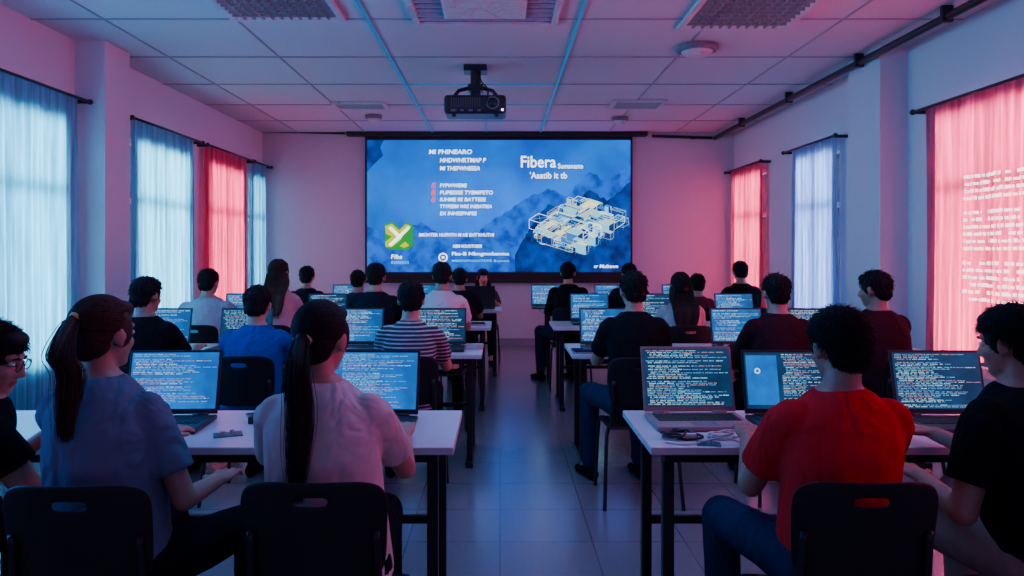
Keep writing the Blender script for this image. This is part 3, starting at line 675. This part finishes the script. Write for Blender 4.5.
    if hair=='pony':
        T0=hp_(0,-.088,tz); T1=hp_(0,-.118,tz-.006)
        X=lambda f: H.x+(T1.x-H.x)*f
        yb=lambda z: min(T1.y-.006,backy(min(1.05,z-dz))-.012)
        path=[T0,T1,V((X((1+tfac)/2),min(T1.y-.012,yb(T1.z-.08)),T1.z-.075))]+[V((X(tfac*f),yb(T1.z-tail*q),T1.z-tail*q)) for f,q in ((1,.5),(.95,.78),(.9,1.0))]
        tube(bm,bez(path,6),[.014+.006*math.sin(PI*min(1,i/26))-.017*max(0,(i-20)/10) for i in range(31)],14)
        for k_ in range(1200):
            o1=V((R.gauss(0,.36),R.gauss(0,.36),0)); o2=V((R.gauss(0,.002),R.gauss(0,.002),0)); o3=V((R.gauss(0,.002),R.gauss(0,.002),0)); m_=lambda f: o1*f
            nx.append(([path[0]+m_(.010),path[1]+m_(.02),path[2]+m_(.033)+o2,path[3]+m_(.036)-o2,path[4]+m_(.032)+o3+V((0,0,R.uniform(-.02,.02))),path[5]+m_(.024)-o3+V((0,0,R.uniform(-.06,.05)))],.0010))
    me=remeshed(bm,.0065 if near else .01,3,.003,R.randint(0,2))
    bm=bmesh.new(); bm.from_mesh(me); bpy.data.meshes.remove(me)
    for pts,r in nx:
        b=bez(pts,4); tube(bm,b,[r*(1-.75*(i/len(b))**2) for i in range(len(b))],4)
    N=4200 if near else 450; cnt=0; w0=.0013 if near else .0032
    crown=V((0,-.055,.105))
    while cnt<N:
        n=V((R.gauss(0,1),R.gauss(0,1),R.gauss(0,1))).normalized(); c_,r_=(cen,rr) if R.random()<.78 else (cen2,rr2)
        if c_ is cen and (n.z<-.25 or (n.y>.3 and n.z<.42)): continue
        if c_ is cen2 and n.y>.1: continue
        cnt+=1; p=c_+V((r_.x*n.x,r_.y*n.y,r_.z*n.z))*.99
        if hair=='short': fl=p-crown+V((R.uniform(-.05,.05),R.uniform(-.05,.05),0))
        elif hair=='pony': fl=V((0,-.12,tz))-p
        else: fl=V((p.x*.6,-.02,-.15))
        fl=fl-n*fl.dot(n)
        if fl.length<1e-4: continue
        ln=R.uniform(.022,.05) if hair=='short' else R.uniform(.035,.06); fl=fl.normalized()*min(ln,fl.length if hair=='pony' else ln)
        def sh(q,l): e=V(((q.x-c_.x)/r_.x,(q.y-c_.y)/r_.y,(q.z-c_.z)/r_.z)).normalized()*(1+l); return c_+V((e.x*r_.x,e.y*r_.y,e.z*r_.z))
        l2=R.uniform(.0,.22) if hair=='short' else R.uniform(0,.03)
        tube(bm,[MH@p,MH@sh(p+fl*.5,.03),MH@sh(p+fl,l2)],[w0,w0*.85,.0005],4)
    for f in bm.faces: f.smooth=True
    me=bpy.data.meshes.new('hair'); bm.to_mesh(me); bm.free(); mobj('hair',me,[M[hm]],E)
    if tie:
        c=hp_(0,-.104,tz-.003); ax=(hp_(0,-.118,tz-.006)-hp_(0,-.088,tz)).normalized(); a,b=frame(ax); bm=bmesh.new(); tube(bm,[c+(a*math.cos(t)+b*math.sin(t))*.018 for t in [2*PI*i/18 for i in range(19)]],.008,8); obj('hair_tie',bm,tie,E,True)
    cyaw=yaw if chairyaw is None else math.radians(chairyaw); o=Matrix.Rotation(cyaw,3,'Z')@V((0,.02,0))
    chair(loc.x+o.x,loc.y+o.y,cyaw,chairlabel)
tie1=mat('tie_yellow',(.7,.42,.12),.7); tie2=mat('tie_pink',(.75,.3,.32),.7)
person('person with glasses in black seated in profile at left edge',-7,325,2.05,'black','black chair at the left edge under the person with glasses',near=True,yaw=-30,hy=-50,hp=-16,glasses=True,sleeve='short',hands={-1:(-.08,.44,.785),1:(.15,.46,.785)},legyaw=(30,28),lat=.03,slv=.42,lean=.20,wide=.88)
person('person with brown ponytail in blue grey shirt nearest on the left',104,298,2.05,'bluegrey','black chair under the blue grey shirt with brown ponytail',fem=True,hair='pony',hm='hairbrown',near=True,hy=-22,hp=-4,tie=tie1,legyaw=(-10,-22),hands={-1:(-.1,.47,.785),1:(.17,.31,.685)},wide=.95,lat=-.09,tz=.045,tail=.25,tfac=-.25)
person('person with long black ponytail in off white shirt',322,303,2.08,'offwhite','black chair with slotted back under the off white shirt',fem=True,hair='pony',near=True,hy=-18,hp=-6,tie=tie2,wide=1.02,legyaw=(8,3),lat=-.05,tz=.0,tail=.36,tfac=.4)
person('person in red shirt seated nearest on the right',838,311,2.08,'red','black chair under the red shirt',near=True,hy=12,hp=-10,pants='jeans',legyaw=(12,4),skin='skin2',lat=.065,wide=.92,hands={-1:(-.10,.43,.785),1:(.12,.45,.785)})
person('person in black shirt cut off by the right edge',1012,308,2.1,'black','black chair at the right edge under the black shirt',near=True,yaw=14,hy=18,hp=-10,pants='khaki',knee=.585,hands={-1:(-.16,.30,.70),1:(.05,.46,.785)},skin='skin2',legyaw=(12,0))
person('person in black shirt farthest left in the second row',147,278,4.3,'black','black chair under the black shirt in the second left row',hy=-20,skin='skin2',wide=.88)
person('person in royal blue shirt seated before the second table',258,287,4.3,'royal','black chair under the royal blue shirt')
person('person in black and white striped shirt near the aisle',411,282,4.3,'striped','black chair under the striped shirt',hy=6,legyaw=(6,0),wide=.86)
person('person in black shirt and jeans right of the aisle',633,273,4.25,'black','black chair under the black shirt and jeans by the aisle',pants='jeans',hy=8,legyaw=(16,4),wide=.9)
person('person in maroon shirt behind the red shirt, facing forward',776,275,4.3,'maroon','black chair under the facing forward maroon shirt',sleeve='long',wide=.9)
person('person in maroon shirt by the right wall looking left',874,272,4.35,'maroon','black chair under the maroon shirt by the right wall',yaw=14,hy=26,skin='skin2',wide=.88)
person('person in light grey shirt in the left third row',209,270,6.0,'lightgrey','black chair under the light grey shirt',hy=-8,wide=1.1)
person('person with long brown hair and pale pink top',279,260,6.0,'pink','black chair under the long brown hair',fem=True,hair='long',hm='hairbrown',hy=-14)
person('person in charcoal shirt in the left third row',376,264,6.0,'charcoal','black chair under the charcoal shirt in the third row',sleeve='long')
person('person in white shirt near the aisle in the third row',442,263,6.0,'white','black chair under the white shirt in the third row',skin='skin2')
person('person with long dark hair and pale top right of aisle',680,273,5.95,'pink','black chair under the long dark hair right of the aisle',fem=True,hair='long',hy=6)
person('person in charcoal shirt at far left of the farthest row',307,267,7.8,'charcoal','black chair at far left of the farthest left row')
person('person in navy shirt mostly hidden behind the charcoal shirt',358,271,7.8,'navy','black chair under the hidden navy shirt')
person('person in dark shirt beside the aisle in the farthest left row',460,269,7.8,'charcoal','black chair by the aisle in the farthest left row')
person('person in olive top at the far side of the farthest table',483,275,9.42,'olive','black chair on the far side of the farthest left table',fem=True,hair='long',yaw=180,hy=10,top=1.17)
person('person in black long sleeves by the aisle near the screen',568,263,7.75,'black','black chair by the aisle in the farthest right row',sleeve='long',hy=-10,pants='navy',legyaw=(25,10))
person('person mostly hidden behind the aisle man in black',629,264,7.8,'charcoal','black chair of the hidden person in the farthest right row')
person('person in wine red shirt in the farthest right row',697,277,7.7,'wine','black chair under the wine red shirt',wide=.78,top=1.16)
person('person in black at the right end of the farthest row',740,262,7.8,'black','black chair at right end of the farthest right row',wide=.9)
# ------------------------------------------------------------------ small items on tables
TZ=.7402
def mouse(x,y,label):
    bm=bmesh.new(); ell(bm,(0,0,.0),(.03,.052,.034),None,20,14)
    for v in bm.verts: v.co.z=max(0,v.co.z)
    t=emp('computer_mouse',label,'mouse',(x,y,TZ),.1); obj('shell',bm,M['plastic'],t,True)
    bm=bmesh.new(); cyl(bm,(-.004,.03,.028),(.004,.03,.028),.008,10); obj('scroll_wheel',bm,M['rim'],t)
mouse(1.0,2.66,'black mouse on the near right table beside the red shirt')
mouse(-.88,2.78,'black mouse between the two laptops on the near left table')
def cable(label,x,y,seed,m,n=26,r=.0035,z0=.005,sx=.09):
    R=random.Random(seed); pts=[]
    for i in range(n): a=i*1.1; q=.03+.045*R.random(); pts.append((x+sx*math.sin(i*.37)+q*math.cos(a),y+.6*q*math.sin(a),TZ+z0+.006*(i%4)))
    cb=emp('cable',label,'cable',(0,0,0))
    bm=bmesh.new(); tube(bm,bez(pts,5),r,6); obj('cord',bm,m,cb,True)
    bm=bmesh.new(); box(bm,(pts[-1][0]+.02,pts[-1][1],TZ+.014),(.05,.02,.016)); obj('plug',bm,M['white'],cb,bevel=.003)
cable('tangled black cable on the aisle end of the near right table',.655,2.675,5,M['rod'],22,.005,sx=.02)
cable('tangled pale grey cable in front of the pinkish grey laptop',.805,2.67,8,M['white'],16,.004,.005,.02)
pcb=mat('pcb',(.02,.16,.14),.4)
def board(x,y,rz,label,k=1.0):
    bd=emp('circuit_board',label,'circuit board',(x,y,TZ),rz)
    bm=bmesh.new(); box2(bm,(-.05*k,-.035*k,0),(.05*k,.035*k,.004)); obj('board',bm,pcb,bd)
    for x,y,w,h in ((-.02,.0,.02,.02),(.015,.012,.016,.012),(.025,-.015,.02,.01),(-.03,-.02,.01,.008)):
        bm=bmesh.new(); box2(bm,((x-w/2)*k,(y-h/2)*k,.004),((x+w/2)*k,(y+h/2)*k,.016)); obj('chip',bm,M['grille'],bd)
board(.92,2.61,.3,'small circuit board beside the black mouse on the right')
board(.73,2.59,-.2,'small circuit board at the front edge before the tangled cables',.8)
board(-1.0,2.72,.4,'small circuit board on the near left table beside the mouse')
cb=emp('cable','thin loose pale cable lying along the near right table front edge','cable',(0,0,0))
bm=bmesh.new(); tube(bm,bez([(.58,2.60,TZ+.004),(.66,2.575,TZ+.004),(.78,2.59,TZ+.022),(.87,2.565,TZ+.004),(.97,2.59,TZ+.004),(1.0,2.585,TZ+.004)]),.003,6); obj('cord',bm,M['white'],cb,True)
ph=emp('smartphone','dark smartphone lying on the near left table behind the mouse','phone',(-.98,3.0,TZ),.5)
bm=bmesh.new(); box2(bm,(-.037,-.075,0),(.037,.075,.008)); obj('case',bm,M['lapdark'],ph,bevel=.003)
bm=bmesh.new(); box2(bm,(-.033,-.07,.008),(.033,.07,.0087)); obj('glass',bm,M['lens'],ph)
pa=emp('power_adapter','black power adapter brick on the near left table between the laptops','power adapter',(-.93,2.92,TZ),.25)
bm=bmesh.new(); box2(bm,(-.06,-.028,0),(.06,.028,.03)); obj('brick',bm,M['lapdark'],pa,bevel=.006)
bm=bmesh.new(); tube(bm,bez([(.06,0,.012),(.1,.01,.006),(.13,.05,.004),(.11,.09,.004)]),.004,6); obj('cord',bm,M['rod'],pa,True)
def notebook(x,y,rz,label,m):
    t=emp('notebook',label,'notebook',(x,y,TZ),rz); bm=bmesh.new(); box2(bm,(-.06,-.09,.002),(.06,.09,.012)); obj('pages',bm,M['white'],t)
    for z0,z1 in ((.012,.0145),(0,.002)):
        bm=bmesh.new(); box2(bm,(-.063,-.093,z0),(.063,.093,z1)); obj('cover',bm,m,t)
notebook(.545,4.93,.05,'notebook at the aisle end of the second right table',M['jeans'])
notebook(-.18,5.14,-.05,'notebook at the aisle end of the second left table',M['pink'])
notebook(-.2,6.75,.1,'notebook at the aisle end of the third left table',M['wine'])
# ------------------------------------------------------------------ lights
def area(name,loc,rot,sx,sy,col,power,spread=None):
    l=bpy.data.lights.new(name,'AREA'); l.shape='RECTANGLE'; l.size=sx; l.size_y=sy; l.color=col; l.energy=power
    if spread: l.spread=math.radians(spread)
    o=bpy.data.objects.new(name,l); C.objects.link(o); o.location=loc; o.rotation_euler=rot; return o
H2=PI/2
for (a,b),c,p in zip(LW,((.18,.74,1),(.30,.78,1),(1,.27,.52),(.18,.70,1)),(180,165,140,70)):
    area('window_light',(XL-.6,(a+b)/2,1.5),(0,-H2,0),2.5,(b-a)+.6,c,p,68)
for (a,b),c,p in zip(RW,((1,.29,.50),(.42,.60,1),(1,.29,.50)),(178,112,145)):
    area('window_light',(XR+.6,(a+b)/2,1.5),(0,H2,0),2.5,(b-a)+.6,c,p,68)
area('red_fill',(3.4,2.6,2.0),(0,math.radians(118),0),1.4,2.6,(1,.04,.32),95)  # added out-of-view fill, washes the room red from the right
area('blue_fill',(-3.45,2.8,1.9),(0,math.radians(-114),0),1.4,2.6,(.02,.30,1),145)  # added out-of-view fill, blue wash from the left
area('top_fill',(.2,3.6,3.1),(0,0,0),2.6,1.4,(.14,.40,1),48)
area('rear_fill',(0,-1.9,1.2),(math.radians(115),0,0),5,1.4,(.42,.36,1),20)
w=bpy.data.worlds.new('w'); SC.world=w; w.use_nodes=True; bg=w.node_tree.nodes['Background']; bg.inputs[0].default_value=(.26,.25,.60,1); bg.inputs[1].default_value=.16
# ------------------------------------------------------------------ camera
cam=bpy.data.cameras.new('cam'); co=bpy.data.objects.new('cam',cam); C.objects.link(co); co.location=(0,0,CH); co.rotation_euler=(PI/2,0,0)
cam.sensor_width=36; cam.lens=F/1024*36; cam.shift_x=12/1024; cam.shift_y=-38/1024; cam.clip_start=.05
SC.camera=co
